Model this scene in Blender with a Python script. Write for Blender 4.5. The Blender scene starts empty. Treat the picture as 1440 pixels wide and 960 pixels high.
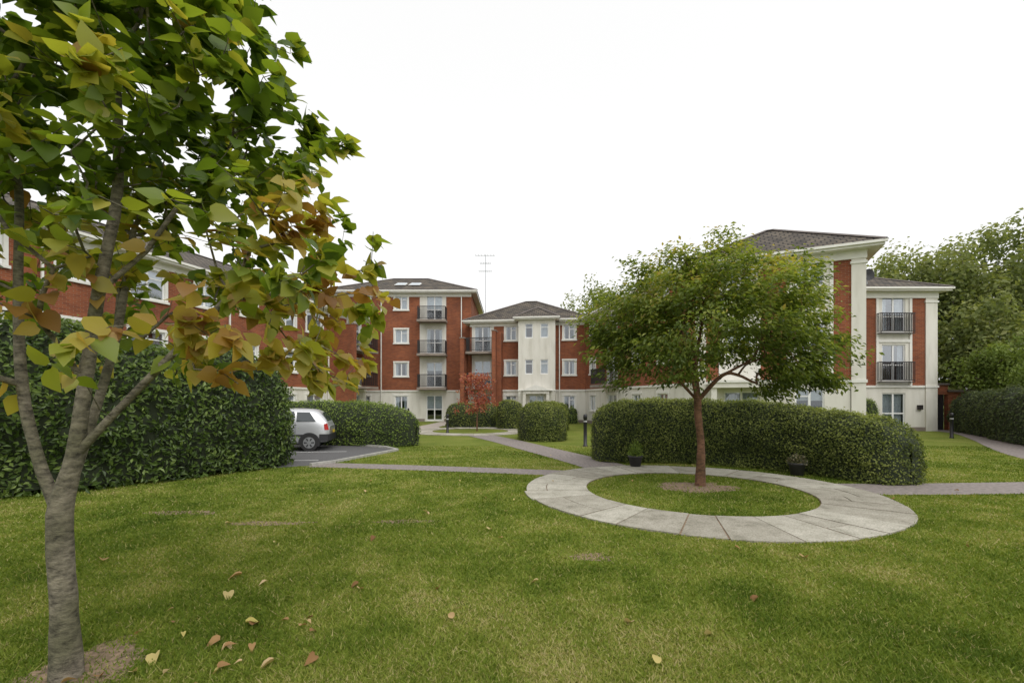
import bpy, math, random
import numpy as np
from mathutils import Vector, noise
random.seed(7); rng=np.random.default_rng(11)
scene=bpy.context.scene
COL=scene.collection

# ------------------------------------------------------------------ materials
def newmat(name):
    m=bpy.data.materials.new(name); m.use_nodes=True
    nt=m.node_tree; nt.nodes.clear()
    out=nt.nodes.new('ShaderNodeOutputMaterial')
    return m,nt,out
def N(nt,t,**k):
    n=nt.nodes.new(t)
    for a,b in k.items(): setattr(n,a,b)
    return n
def ramp(nt,stops):
    r=nt.nodes.new('ShaderNodeValToRGB'); e=r.color_ramp.elements
    while len(e)<len(stops): e.new(0.5)
    for i,(p,c) in enumerate(stops):
        e[i].position=p; e[i].color=(c[0],c[1],c[2],1)
    return r
def simple(name,color,rough=.6,metal=0,noise_scale=None,var=.15,bump=0,spec=.5):
    m,nt,out=newmat(name)
    p=N(nt,'ShaderNodeBsdfPrincipled'); p.inputs['Roughness'].default_value=rough
    p.inputs['Metallic'].default_value=metal; p.inputs['Specular IOR Level'].default_value=spec
    nt.links.new(p.outputs[0],out.inputs[0])
    if noise_scale:
        tc=N(nt,'ShaderNodeTexCoord'); nz=N(nt,'ShaderNodeTexNoise'); nz.inputs['Scale'].default_value=noise_scale
        nz.inputs['Detail'].default_value=6
        nt.links.new(tc.outputs['Object'],nz.inputs['Vector'])
        lo=[c*(1-var) for c in color]; hi=[min(1,c*(1+var)) for c in color]
        r=ramp(nt,[(.3,lo),(.7,hi)])
        nt.links.new(nz.outputs['Fac'],r.inputs[0]); nt.links.new(r.outputs[0],p.inputs['Base Color'])
        if bump:
            b=N(nt,'ShaderNodeBump'); b.inputs['Strength'].default_value=bump; b.inputs['Distance'].default_value=.02
            nt.links.new(nz.outputs['Fac'],b.inputs['Height']); nt.links.new(b.outputs[0],p.inputs['Normal'])
    else: p.inputs['Base Color'].default_value=(*color,1)
    return m
def leafmat(name,stops,trans=.35,rough=.45,spec=.35):
    m,nt,out=newmat(name)
    a=N(nt,'ShaderNodeAttribute',attribute_name='tint')
    r=ramp(nt,stops); nt.links.new(a.outputs['Fac'],r.inputs[0])
    p=N(nt,'ShaderNodeBsdfPrincipled'); p.inputs['Roughness'].default_value=rough
    p.inputs['Specular IOR Level'].default_value=spec
    t=N(nt,'ShaderNodeBsdfTranslucent'); mx=N(nt,'ShaderNodeMixShader'); mx.inputs[0].default_value=trans
    g=N(nt,'ShaderNodeMixRGB',blend_type='MULTIPLY'); g.inputs[0].default_value=1; g.inputs[2].default_value=(1.6,1.6,.7,1)
    nt.links.new(r.outputs[0],p.inputs['Base Color']); nt.links.new(r.outputs[0],g.inputs[1]); nt.links.new(g.outputs[0],t.inputs[0])
    nt.links.new(p.outputs[0],mx.inputs[1]); nt.links.new(t.outputs[0],mx.inputs[2]); nt.links.new(mx.outputs[0],out.inputs[0])
    return m
def brickmat():
    m,nt,out=newmat('brick_red')
    uv=N(nt,'ShaderNodeUVMap'); b=N(nt,'ShaderNodeTexBrick')
    b.inputs['Scale'].default_value=1; b.inputs['Brick Width'].default_value=.225; b.inputs['Row Height'].default_value=.075
    b.inputs['Mortar Size'].default_value=.006; b.inputs['Color1'].default_value=(.29,.088,.038,1)
    b.inputs['Color2'].default_value=(.175,.05,.026,1); b.inputs['Mortar'].default_value=(.26,.175,.125,1); b.inputs['Bias'].default_value=-.2
    nz=N(nt,'ShaderNodeTexNoise'); nz.inputs['Scale'].default_value=.6; nz.inputs['Detail'].default_value=7
    nt.links.new(uv.outputs[0],b.inputs['Vector']); nt.links.new(uv.outputs[0],nz.inputs['Vector'])
    r=ramp(nt,[(.3,(.70,.68,.70)),(.7,(1.12,1.1,1.05))]); nt.links.new(nz.outputs['Fac'],r.inputs[0])
    mx=N(nt,'ShaderNodeMixRGB',blend_type='MULTIPLY'); mx.inputs[0].default_value=1
    nt.links.new(b.outputs[0],mx.inputs[1]); nt.links.new(r.outputs[0],mx.inputs[2])
    p=N(nt,'ShaderNodeBsdfPrincipled'); p.inputs['Roughness'].default_value=.85; p.inputs['Specular IOR Level'].default_value=.2
    nt.links.new(mx.outputs[0],p.inputs['Base Color']); nt.links.new(p.outputs[0],out.inputs[0])
    return m
def roofmat():
    m,nt,out=newmat('roof_tiles')
    uv=N(nt,'ShaderNodeUVMap'); b=N(nt,'ShaderNodeTexBrick')
    b.inputs['Scale'].default_value=1; b.inputs['Brick Width'].default_value=.33; b.inputs['Row Height'].default_value=.3
    b.inputs['Mortar Size'].default_value=.03; b.inputs['Color1'].default_value=(.135,.115,.095,1)
    b.inputs['Color2'].default_value=(.075,.065,.058,1); b.inputs['Mortar'].default_value=(.03,.028,.027,1)
    nz=N(nt,'ShaderNodeTexNoise'); nz.inputs['Scale'].default_value=1.3; nz.inputs['Detail'].default_value=8
    nt.links.new(uv.outputs[0],b.inputs['Vector']); nt.links.new(uv.outputs[0],nz.inputs['Vector'])
    r=ramp(nt,[(.35,(.75,.75,.75)),(.7,(1.35,1.3,1.15))]); nt.links.new(nz.outputs['Fac'],r.inputs[0])
    mx=N(nt,'ShaderNodeMixRGB',blend_type='MULTIPLY'); mx.inputs[0].default_value=1
    nt.links.new(b.outputs[0],mx.inputs[1]); nt.links.new(r.outputs[0],mx.inputs[2])
    p=N(nt,'ShaderNodeBsdfPrincipled'); p.inputs['Roughness'].default_value=.8; p.inputs['Specular IOR Level'].default_value=.25
    bp=N(nt,'ShaderNodeBump'); bp.inputs['Distance'].default_value=.03; bp.inputs['Strength'].default_value=.8
    nt.links.new(b.outputs['Fac'],bp.inputs['Height']); bp.invert=True
    nt.links.new(bp.outputs[0],p.inputs['Normal'])
    nt.links.new(mx.outputs[0],p.inputs['Base Color']); nt.links.new(p.outputs[0],out.inputs[0])
    return m
def rendermat():
    m,nt,out=newmat('cream_render')
    uv=N(nt,'ShaderNodeUVMap'); nz=N(nt,'ShaderNodeTexNoise'); nz.inputs['Scale'].default_value=1.2; nz.inputs['Detail'].default_value=8
    mp=N(nt,'ShaderNodeMapping'); mp.inputs['Scale'].default_value=(2.2,.5,1)
    nt.links.new(uv.outputs[0],mp.inputs[0]); nt.links.new(mp.outputs[0],nz.inputs['Vector'])
    r=ramp(nt,[(.22,(.54,.52,.45)),(.5,(.67,.65,.585)),(.8,(.73,.71,.645))]); nt.links.new(nz.outputs['Fac'],r.inputs[0])
    p=N(nt,'ShaderNodeBsdfPrincipled'); p.inputs['Roughness'].default_value=.8
    nt.links.new(r.outputs[0],p.inputs['Base Color']); nt.links.new(p.outputs[0],out.inputs[0])
    return m
def glassmat(name='window_glass',refl=.18):
    m,nt,out=newmat(name)
    t=N(nt,'ShaderNodeBsdfTransparent'); t.inputs[0].default_value=(.78,.84,.86,1)
    g=N(nt,'ShaderNodeBsdfGlossy'); g.inputs['Roughness'].default_value=.03; g.inputs[0].default_value=(.9,.95,1,1)
    lw=N(nt,'ShaderNodeLayerWeight'); lw.inputs[0].default_value=.35
    mr=N(nt,'ShaderNodeMapRange'); mr.inputs['To Min'].default_value=refl; mr.inputs['To Max'].default_value=.95
    mx=N(nt,'ShaderNodeMixShader')
    nt.links.new(lw.outputs['Facing'],mr.inputs['Value']); nt.links.new(mr.outputs[0],mx.inputs[0])
    nt.links.new(t.outputs[0],mx.inputs[1]); nt.links.new(g.outputs[0],mx.inputs[2]); nt.links.new(mx.outputs[0],out.inputs[0])
    return m
M={}
M['brick']=brickmat(); M['roof']=roofmat(); M['render']=rendermat(); M['glass']=glassmat()
M['white']=simple('white_paint',(.73,.72,.67),.5,noise_scale=3,var=.06)
M['upvc']=simple('upvc_frame',(.80,.80,.79),.35)
M['rail']=simple('black_railing',(.018,.014,.014),.5)
M['curtain']=simple('net_curtain',(.58,.59,.61),.9,noise_scale=9,var=.12)
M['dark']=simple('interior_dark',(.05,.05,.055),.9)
M['slab']=simple('balcony_slab',(.24,.20,.17),.8,noise_scale=2,var=.2)
M['lead']=simple('lead_ridge',(.12,.10,.09),.7,noise_scale=3,var=.3)
M['grey']=simple('galvanised',(.35,.36,.37),.4,metal=.8)

# ------------------------------------------------------------------ mesh helpers
def link(o,parent=None):
    COL.objects.link(o)
    if parent: o.parent=parent
    return o
def empty(name):
    e=bpy.data.objects.new(name,None); COL.objects.link(e); return e
def tri_mesh(name,V,F,mat,tint=None,smooth=False,parent=None):
    V=np.asarray(V,dtype=np.float32); F=np.asarray(F,dtype=np.int32)
    me=bpy.data.meshes.new(name); k=F.shape[1]
    me.vertices.add(len(V)); me.vertices.foreach_set('co',V.ravel())
    me.loops.add(F.size); me.loops.foreach_set('vertex_index',F.ravel())
    me.polygons.add(len(F)); me.polygons.foreach_set('loop_start',np.arange(0,F.size,k,dtype=np.int32))
    me.update(calc_edges=True)
    if tint is not None:
        a=me.attributes.new('tint','FLOAT','FACE'); a.data.foreach_set('value',np.asarray(tint,dtype=np.float32))
    me.polygons.foreach_set('use_smooth',np.full(len(F),smooth,dtype=bool))
    me.materials.append(mat)
    me.update()
    return link(bpy.data.objects.new(name,me),parent)
class MB:
    def __init__(s): s.v=[];s.f=[];s.uv=[]
    def face(s,pts,uvs=None):
        b=len(s.v); s.v+= [tuple(p) for p in pts]; s.f.append(tuple(range(b,b+len(pts))))
        s.uv+= uvs if uvs else [(p[0],p[2]) for p in pts]
    def make(s,name,mat,parent=None,smooth=False):
        if not s.f: return None
        me=bpy.data.meshes.new(name); me.from_pydata(s.v,[],s.f)
        ul=me.uv_layers.new(name='UVMap'); ul.data.foreach_set('uv',np.array(s.uv,dtype=np.float32).ravel())
        me.materials.append(mat); 
        if smooth: me.polygons.foreach_set('use_smooth',[True]*len(s.f))
        me.update()
        return link(bpy.data.objects.new(name,me),parent)
def norm(a): 
    a=np.asarray(a,float); return a/(np.linalg.norm(a,axis=-1,keepdims=True)+1e-9)

DIAMOND=(np.array([[0,0,0],[.45,.5,.12],[1,0,-.08],[.45,-.5,.12]]),np.array([[0,2,1],[0,3,2]]))
_o=[(-.05,.24),(.14,.46),(.42,.49),(.76,.25)]
_hv=[(0,0,0),(.33,0,-.01),(.68,0,-.05),(1.05,0,-.16)]+[(u,v,.10*abs(v)*2-.16*u*u) for u,v in _o]+[(u,-v,.10*abs(v)*2-.16*u*u) for u,v in _o]
_hf=[(0,5,4),(0,1,5),(1,6,5),(1,2,6),(2,7,6),(2,3,7)]
_hf2=[(0,8,9),(0,9,1),(1,9,10),(1,10,2),(2,10,11),(2,11,3)]
HEART=(np.array(_hv),np.array(_hf+_hf2))
def leaves(name,P,Nn,T,L,W,tint,mat,shape=DIAMOND,smooth=False,parent=None):
    P=np.asarray(P);n=len(P); Nn=norm(Nn); T=np.asarray(T)-Nn*np.sum(np.asarray(T)*Nn,axis=1,keepdims=True); T=norm(T); B=np.cross(Nn,T)
    tv,tf=shape; L=np.broadcast_to(L,(n,)); W=np.broadcast_to(W,(n,))
    V=P[:,None,:]+T[:,None,:]*(tv[None,:,0:1]*L[:,None,None])+B[:,None,:]*(tv[None,:,1:2]*W[:,None,None])+Nn[:,None,:]*(tv[None,:,2:3]*L[:,None,None])
    F=tf[None]+ (np.arange(n)*len(tv))[:,None,None]
    return tri_mesh(name,V.reshape(-1,3),F.reshape(-1,3),mat,np.repeat(tint,len(tf)),smooth,parent)

# ------------------------------------------------------------------ facade system
class Fac:
    def __init__(s,O,d,L,depth,E,n=None):
        s.O=np.array([O[0],O[1],0.]); dd=np.array([d[0],d[1],0.]); s.d=dd/np.linalg.norm(dd)
        s.n=np.array([n[0],n[1],0.]); s.n/=np.linalg.norm(s.n); s.L=L; s.depth=depth; s.E=E
    def p(s,u,d,z): return s.O+s.d*u+s.n*d+np.array([0,0,z])
class Bld:
    def __init__(s,name): s.e=empty(name); s.m={}
    def g(s,k): return s.m.setdefault(k,MB())
    def quad(s,F,k,u0,u1,z0,z1,d=0):
        s.g(k).face([F.p(u0,d,z0),F.p(u1,d,z0),F.p(u1,d,z1),F.p(u0,d,z1)],[(u0,z0),(u1,z0),(u1,z1),(u0,z1)])
    def box(s,F,k,u0,u1,d0,d1,z0,z1):
        g=s.g(k); c=[[[F.p(u,d,z) for z in(z0,z1)] for d in(d0,d1)] for u in(u0,u1)]
        P=lambda i,j,l:c[i][j][l]
        for d,j in((d0,0),(d1,1)): g.face([P(0,j,0),P(1,j,0),P(1,j,1),P(0,j,1)],[(u0,z0),(u1,z0),(u1,z1),(u0,z1)])
        for i in(0,1): g.face([P(i,0,0),P(i,1,0),P(i,1,1),P(i,0,1)],[(d0,z0),(d1,z0),(d1,z1),(d0,z1)])
        for l in(0,1): g.face([P(0,0,l),P(1,0,l),P(1,1,l),P(0,1,l)],[(u0,d0),(u1,d0),(u1,d1),(u0,d1)])
    def wall(s,F,k,u0,u1,z0,z1,ops,d=0):
        us=sorted({u0,u1,*[min(max(x,u0),u1) for o in ops for x in o[:2]]}); zs=sorted({z0,z1,*[min(max(x,z0),z1) for o in ops for x in o[2:4]]})
        for a,b in zip(us,us[1:]):
            if b-a<1e-4: continue
            for c,e in zip(zs,zs[1:]):
                if e-c<1e-4: continue
                mu,mz=(a+b)/2,(c+e)/2
                if any(o[0]<mu<o[1] and o[2]<mz<o[3] for o in ops): continue
                s.quad(F,k,a,b,c,e,d)
    def opening(s,F,o,kind='win',surround=True):
        u0,u1,z0,z1=o; R=.12; g=s.g('white')
        for (a,b) in(((u0,z0),(u1,z0)),((u0,z1),(u1,z1)),((u0,z0),(u0,z1)),((u1,z0),(u1,z1))):
            g.face([F.p(a[0],.0,a[1]),F.p(b[0],.0,b[1]),F.p(b[0],-R,b[1]),F.p(a[0],-R,a[1])])
        if surround:
            w=.13;pr=.035
            s.box(F,'white',u0-w,u0,-.01,pr,z0,z1); s.box(F,'white',u1,u1+w,-.01,pr,z0,z1)
            s.box(F,'white',u0-w-.02,u1+w+.02,-.01,pr+.015,z1,z1+w); s.box(F,'white',u0-w-.04,u1+w+.04,-.01,.09,z0-.1,z0)
        f=.06; a,b=-.11,-.05
        s.box(F,'upvc',u0,u0+f,a,b,z0,z1); s.box(F,'upvc',u1-f,u1,a,b,z0,z1)
        s.box(F,'upvc',u0+f,u1-f,a,b,z0,z0+f*1.2); s.box(F,'upvc',u0+f,u1-f,a,b,z1-f,z1)
        mu=(u0+u1)/2
        if u1-u0>.75: s.box(F,'upvc',mu-.045,mu+.045,a,b-.004,z0+f*1.2,z1-f)
        if kind=='door':
            for zz in (z0+.85,): 
                s.box(F,'upvc',u0+f,mu-.045,a,b-.008,zz,zz+.07); s.box(F,'upvc',mu+.045,u1-f,a,b-.008,zz,zz+.07)
        elif random.random()<.7:
            zz=z1-(z1-z0)*.3; s.box(F,'upvc',mu+.045 if u1-u0>.75 else u0+f,u1-f,a,b-.008,zz,zz+.05)
        s.quad(F,'glass',u0+f,u1-f,z0+f,z1-f,-.08)
        r=random.random(); W=u1-u0
        cz0=z0-.02
        def cur(a_,b_):
            n=max(3,int((b_-a_)/.07)); g2=s.g('curtain')
            for i in range(n):
                x0=a_+(b_-a_)*i/n; x1=a_+(b_-a_)*(i+1)/n; da,db=(-.2,-.25) if i%2 else(-.25,-.2)
                g2.face([F.p(x0,da,cz0),F.p(x1,db,cz0),F.p(x1,db,z1),F.p(x0,da,z1)],[(x0,cz0),(x1,cz0),(x1,z1),(x0,z1)])
        if r<.2: cur(u0,u1)
        elif r<.75:
            q=random.uniform(.15,.32); cur(u0-.05,u0+W*q); cur(u1-W*q,u1+.05)
        else:
            zb=z1-(z1-z0)*random.uniform(.25,.6); s.quad(F,'curtain',u0,u1,zb,z1,-.17)
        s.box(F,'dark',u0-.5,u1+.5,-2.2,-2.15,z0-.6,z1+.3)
    def rail(s,F,u0,u1,d,z,h=1.05,d0=0):
        s.box(F,'rail',u0,u1,d-.025,d+.025,z+h-.05,z+h); s.box(F,'rail',u0,u1,d-.018,d+.018,z+.07,z+.11)
        n=int((u1-u0)/.095)
        for i in range(n+1):
            u=u0+.015+(u1-u0-.03)*i/n; s.box(F,'rail',u-.017,u+.017,d-.011,d+.011,z if i in(0,n) else z+.11,z+h-.05)
        if d-d0>.12:
            for u in(u0,u1):
                s.box(F,'rail',u-.02,u+.02,d0,d-.025,z+h-.048,z+h-.004)
                m=int((d-d0)/.10)
                for i in range(m): 
                    q=d0+.05+i*.10; s.box(F,'rail',u-.01,u+.01,q-.011,q+.011,z+.05,z+h-.048)
    def base(s,F,ops,u0=None,u1=None,zb=2.42):
        u0=0 if u0 is None else u0; u1=F.L if u1 is None else u1
        s.wall(F,'render',u0,u1,0,zb,[o for o in ops if o[2]<zb],.0)
        s.box(F,'white',u0,u1,-.01,.07,zb,zb+.12)
        doors=sorted([(o[0]-.14,o[1]+.14) for o in ops if o[2]<.3]); a=u0
        for q in doors+[(u1,u1)]:
            if q[0]-a>.1: s.box(F,'slab',a,min(q[0],u1),-.01,.035,.0,.22)
            a=q[1]
    def gable_sides(s,F,k='brick',zb=2.42):
        for u in(0,F.L):
            for kk,a,b in(('render',0,zb),(k,zb,F.E)):
                s.g(kk).face([F.p(u,0,a),F.p(u,-F.depth,a),F.p(u,-F.depth,b),F.p(u,0,b)],[(0,a),(F.depth,a),(F.depth,b),(0,b)])
        s.quad(F,'render',0,F.L,0,zb,-F.depth); s.quad(F,k,0,F.L,zb,F.E,-F.depth)
    def hip(s,F,ridge,oh=.45,u0=0,u1=None,hip0=True,hip1=True):
        u1=F.L if u1 is None else u1; E=F.E
        s.box(F,'white',u0-oh,u1+oh,-F.depth-oh,oh,E-.02,E+.16)
        s.box(F,'white',u0-oh-.07,u1+oh+.07,oh+.003,oh+.09,E+.07,E+.17)
        z0=E+.165; z1=ridge; o=oh+.05; half=F.depth/2; mid=-half
        a=[(u0-o,o),(u1+o,o),(u1+o,-F.depth-o),(u0-o,-F.depth-o)]
        r0=(u0-o+(half+o if hip0 else 0),mid); r1=(u1+o-(half+o if hip1 else 0),mid)
        if r0[0]>r1[0]: c=(r0[0]+r1[0])/2; r0=(c,mid); r1=(c,mid)
        P=lambda q,z:F.p(q[0],q[1],z); g=s.g('roof'); sl=math.hypot(half+o,z1-z0)
        g.face([P(a[0],z0),P(a[1],z0),P(r1,z1),P(r0,z1)],[(a[0][0],0),(a[1][0],0),(r1[0],sl),(r0[0],sl)])
        g.face([P(a[2],z0),P(a[3],z0),P(r0,z1),P(r1,z1)],[(a[2][0],0),(a[3][0],0),(r0[0],sl),(r1[0],sl)])
        g.face([P(a[1],z0),P(a[2],z0),P(r1,z1)],[(a[1][1],0),(a[2][1],0),(mid,sl)])
        g.face([P(a[3],z0),P(a[0],z0),P(r0,z1)],[(a[3][1],0),(a[0][1],0),(mid,sl)])
        for A,B in((P(r0,z1),P(r1,z1)),(P(a[0],z0),P(r0,z1)),(P(a[1],z0),P(r1,z1)),(P(a[2],z0),P(r1,z1)),(P(a[3],z0),P(r0,z1))):
            if np.linalg.norm(B-A)<.1: continue
            t=norm(B-A); sd=norm(np.cross(t,[0,0,1]))*.12; up=np.array([0,0,.07]); g2=s.g('lead')
            g2.face([A-sd,B-sd,B+up,A+up]); g2.face([A+sd,B+sd,B+up,A+up])
    def pipe(s,F,u,z1,z0=0): s.box(F,'white',u-.035,u+.035,.075,.14,z0,z1)
    def finish(s):
        nm={'brick':'walls_brick','render':'walls_render','roof':'roof_tiles','white':'trim','upvc':'window_frames','glass':'window_glass','rail':'balcony_railings','curtain':'curtains','dark':'interior','slab':'balcony_slabs','lead':'ridge_tiles','grey':'metalwork'}
        for k,g in s.m.items(): g.make(nm[k],M[k],s.e)

FL=2.7
def wins(cols,floors,w=1.0,h=1.1):
    return [(u-w/2,u+w/2,FL*k+2.07-h,FL*k+2.07) for u in cols for k in floors]

# ---- left wing
B=Bld('brick_apartment_building')
F=Fac((-19.05,9.75),(.285,.9585),26.9,9,7.9,n=(.9585,-.285))
ops=wins([5.5,8.0,13.4,16.0],[0,1,2],1.0,1.15)+wins([2,10.7,18.7,21.15],[0,1,2],1.45,1.3)
drs=[(24.6,26.1,FL*k+.1,FL*k+2.12) for k in(0,1,2)]
B.base(F,ops+drs); B.wall(F,'brick',0,F.L,2.42,F.E,[o for o in ops+drs if o[2]>2.42])
for o in ops: B.opening(F,o)
for o in drs: B.opening(F,o,'door')
for k in(1,2):
    B.box(F,'slab',23.45,26.5,.0,1.35,FL*k-.14,FL*k+.04); B.rail(F,23.5,26.45,1.3,FL*k+.04)
B.box(F,'brick',23.15,23.42,0,1.6,0,7.0); B.box(F,'slab',23.11,23.46,-.01,1.64,7.0,7.08)
B.gable_sides(F); B.hip(F,10.3)
B.box(F,'white',0,F.L,.001,.045,7.62,7.88)
for u in(7,14.7,22.4): B.pipe(F,u,7.85)
# ---- central four storey block
F=Fac((-15,37),(1,0),11.7,8.5,10.4,n=(0,-1))
ops=wins([6.0],[0,1,2,3],1.0,1.1)+wins([3.0],[0,1,2,3],.9,1.1)
drs=[(8.05,9.35,FL*k+.1,FL*k+2.12) for k in range(4)]
B.base(F,ops+drs)
B.wall(F,'brick',0,7.5,2.42,F.E,[o for o in ops if o[2]>2.42])
B.wall(F,'render',7.5,9.65,2.42,F.E,[o for o in drs if o[2]>2.42],.0)
B.wall(F,'brick',9.65,F.L,2.42,F.E,[])
for o in ops: B.opening(F,o)
for o in drs: B.opening(F,o,'door',False)
for k in(1,2,3):
    B.box(F,'slab',7.45,9.75,.0,1.0,FL*k-.14,FL*k+.04); B.rail(F,7.5,9.7,.95,FL*k+.04)
B.gable_sides(F); B.hip(F,12.7)
B.box(F,'white',0,F.L,.001,.045,10.12,10.38)
B.pipe(F,10.9,10.3); B.pipe(F,4.4,10.3)
for u in(5.2,6.4):
    t=.35
    a=F.p(u,.5-4.7*t,10.56+2.13*t+.08); b=F.p(u+.8,.5-4.7*t,10.56+2.13*t+.08); up=F.p(u,.5-4.7*(t+.2),10.56+2.13*(t+.2)+.08)-a
    B.g('glass').face([a,b,b+up,a+up]); 
    dn=np.array([0,0,-.03]); B.g('white').face([a+dn+[-.08,-.08,0],b+dn+[.08,-.08,0],b+up+dn+[.08,.08,0],a+up+dn+[-.08,.08,0]])
# ---- link range (three storeys)
d=np.array([8.9,-1.1]); F=Fac((-3.3,35.8),d,8.97,8,7.75,n=(-1.1,-8.9))
ops=wins([3.25,7.75],[0,1,2],.85,1.1)
drs=[(.35,1.65,FL*k+.1,FL*k+2.1) for k in(0,1,2)]
B.base(F,ops+drs)
B.wall(F,'brick',0,.15,2.42,F.E,[]); B.wall(F,'render',.15,1.9,2.42,F.E,[o for o in drs if o[2]>2.42])
B.wall(F,'brick',1.9,F.L,2.42,F.E,[o for o in ops if o[2]>2.42])
for o in ops: B.opening(F,o)
for o in drs: B.opening(F,o,'door',False)
for k in(1,2):
    B.box(F,'slab',-.1,2.0,0,1.2,FL*k-.14,FL*k+.04); B.rail(F,-.05,1.98,1.15,FL*k+.04)
B.box(F,'brick',2.0,2.28,0,1.6,0,6.9); B.box(F,'slab',1.96,2.32,-.01,1.64,6.9,6.98)
B.box(F,'brick',-.45,-.15,0,1.5,0,6.4); B.box(F,'slab',-.49,-.11,-.01,1.54,6.4,6.48)
B.box(F,'brick',2.28,3.0-.4,0,.9,0,6.9)
B.gable_sides(F); B.hip(F,10.2,u0=0)
B.box(F,'white',0,F.L,.001,.045,7.47,7.73)
B.pipe(F,7.0,7.7)
T=Fac(tuple(F.p(3.95,1.2,0)[:2]),d,2.75,3.4,7.75,n=(-1.1,-8.9))
ops=wins([.8,1.95],[1,2],.6,1.1); dop=[(.8,1.95,.05,2.1)]
B.wall(T,'render',0,T.L,0,T.E,ops+dop)
for o in ops: B.opening(T,o,surround=False)
B.opening(T,dop[0],'door',False)
B.gable_sides(T,'render'); B.hip(T,9.0,oh=.3)
B.box(T,'white',-.03,T.L+.03,.0,.05,2.42,2.54)
B.box(T,'render',.4,2.35,.06,.7,2.2,2.42)
g=B.g('white'); g.face([T.p(.25,.8,2.43),T.p(2.5,.8,2.43),T.p(1.375,.8,2.85)]); g.face([T.p(.25,.8,2.43),T.p(1.375,.8,2.85),T.p(1.375,0,2.85),T.p(.25,0,2.43)]); g.face([T.p(2.5,.8,2.43),T.p(1.375,.8,2.85),T.p(1.375,0,2.85),T.p(2.5,0,2.43)])
B.box(T,'render',.4,.62,.4,.68,0,2.2);B.box(T,'render',2.13,2.35,.4,.68,0,2.2)
AM=Fac((-2.35,40.6),(1,0),1,1,0,n=(0,-1))
B.box(AM,'grey',-.025,.025,-.025,.025,9.5,14.7)
for z,w in((14.6,.9),(13.9,.5),(13.2,.6)):
    B.box(AM,'grey',-w,w*.9,-.015,.015,z,z+.03)
    for i in range(7): B.box(AM,'grey',-w+i*w*.3,-w+i*w*.3+.02,-.25,.25,z+.032,z+.05)
B.finish()

# ---- right side
B=Bld('brick_apartment_building')
F=Fac((5.6,34.7),(2.85,-13.73),14.0,8,7.75,n=(-13.73,-2.85))
ops=wins([1.5,8.3,11.2],[0,1,2],1.0,1.1)
drs=[(4.2,5.6,FL*k+.1,FL*k+2.1) for k in(0,1,2)]
B.base(F,ops+drs); B.wall(F,'brick',0,F.L,2.42,F.E,[o for o in ops+drs if o[2]>2.42])
for o in ops: B.opening(F,o)
for o in drs: B.opening(F,o,'door')
for k in(1,2):
    B.box(F,'slab',3.7,6.1,0,1.1,FL*k-.14,FL*k+.04); B.rail(F,3.75,6.05,1.05,FL*k+.04)
B.gable_sides(F); B.hip(F,9.7)
B.box(F,'white',0,F.L,.001,.045,7.47,7.73)
F=Fac((14.15,18.2),(-.8996,.4367),6.34,6,7.75,n=(-.4367,-.8996))
ops=[(1.38,2.42,FL*k+.95+.1,FL*k+2.2) for k in(0,1,2)]+[(4.0,5.04,FL*k+1.05,FL*k+2.2) for k in(1,2)]
dop=(3.75,5.15,.08,2.1)
B.base(F,ops+[dop],.5,6.0)
B.wall(F,'brick',.48,1.08,2.42,F.E,[]); B.wall(F,'render',1.08,2.73,2.42,F.E,[o for o in ops if o[0]<2.5 and o[2]>2.5])
B.wall(F,'brick',2.73,3.7,2.42,F.E,[]); B.wall(F,'render',3.7,5.35,2.42,F.E,[o for o in ops if o[0]>2.5])
B.wall(F,'brick',5.35,5.9,2.42,F.E,[])
for o in ops: B.opening(F,o,surround=False)
for a in(1.08,3.7):
    B.box(F,'white',a,a+.12,0,.05,2.54,7.38); B.box(F,'white',a+1.53,a+1.65,0,.05,2.54,7.38)
B.opening(F,dop,'door',False)
B.box(F,'render',0,.48,-.48,.06,0,7.40); B.box(F,'render',5.88,6.34,-.48,.06,0,7.40)
B.box(F,'white',-.04,.52,-.52,.1,2.42,2.54); B.box(F,'white',-.04,.52,-.52,.1,7.2,7.3)
B.box(F,'white',-.03,6.37,-.02,.09,7.40,7.74)
B.box(F,'render',3.2,5.7,.07,1.3,2.25,2.46); B.box(F,'white',3.14,5.76,.07,1.36,2.46,2.56)
for u in(3.3,5.4): B.box(F,'render',u,u+.22,1.0,1.22,0,2.25)
B.gable_sides(F); B.hip(F,10.0,oh=.5)
F=Fac((15.5,25.4),(1,0),8.2,8,7.75,n=(0,-1))
drs=[(5.15,6.45,FL*k+.1,FL*k+2.12) for k in(0,1,2)]
B.base(F,drs,0,7.55); 
B.wall(F,'brick',0,4.8,2.42,F.E,[]); B.wall(F,'render',4.8,6.8,2.42,F.E,drs[1:]); B.wall(F,'brick',6.8,7.55,2.42,F.E,[])
for o in drs: B.opening(F,o,'door',False)
for a in(4.8,6.66): B.box(F,'white',a,a+.14,0,.05,2.54,7.38)
for k in(1,2):
    B.rail(F,4.85,6.75,.28,FL*k+.05,1.1); B.box(F,'rail',4.85,6.75,.05,.3,FL*k+.0,FL*k+.04)
    B.box(F,'white',4.94,6.66,0,.06,FL*k+2.25,FL*k+2.4)
B.box(F,'render',7.55,8.2,-.6,.06,0,7.4); B.box(F,'white',7.5,8.25,-.65,.1,7.15,7.25); B.box(F,'white',7.5,8.25,-.65,.1,2.42,2.54)
B.box(F,'white',-.03,8.24,-.02,.09,7.40,7.74)
B.box(F,'rail',7.1,7.35,.0,.12,1.2,1.45)
B.gable_sides(F); B.hip(F,10.0,oh=.45)
dc=np.array([20.0,25.6,8.75]); g=B.g('dark')
for i in range(12):
    a0=i*math.pi/6; a1=a0+math.pi/6
    g.face([dc,dc+[.3*math.cos(a0),-.12,.33*math.sin(a0)],dc+[.3*math.cos(a1),-.12,.33*math.sin(a1)]])
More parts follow.
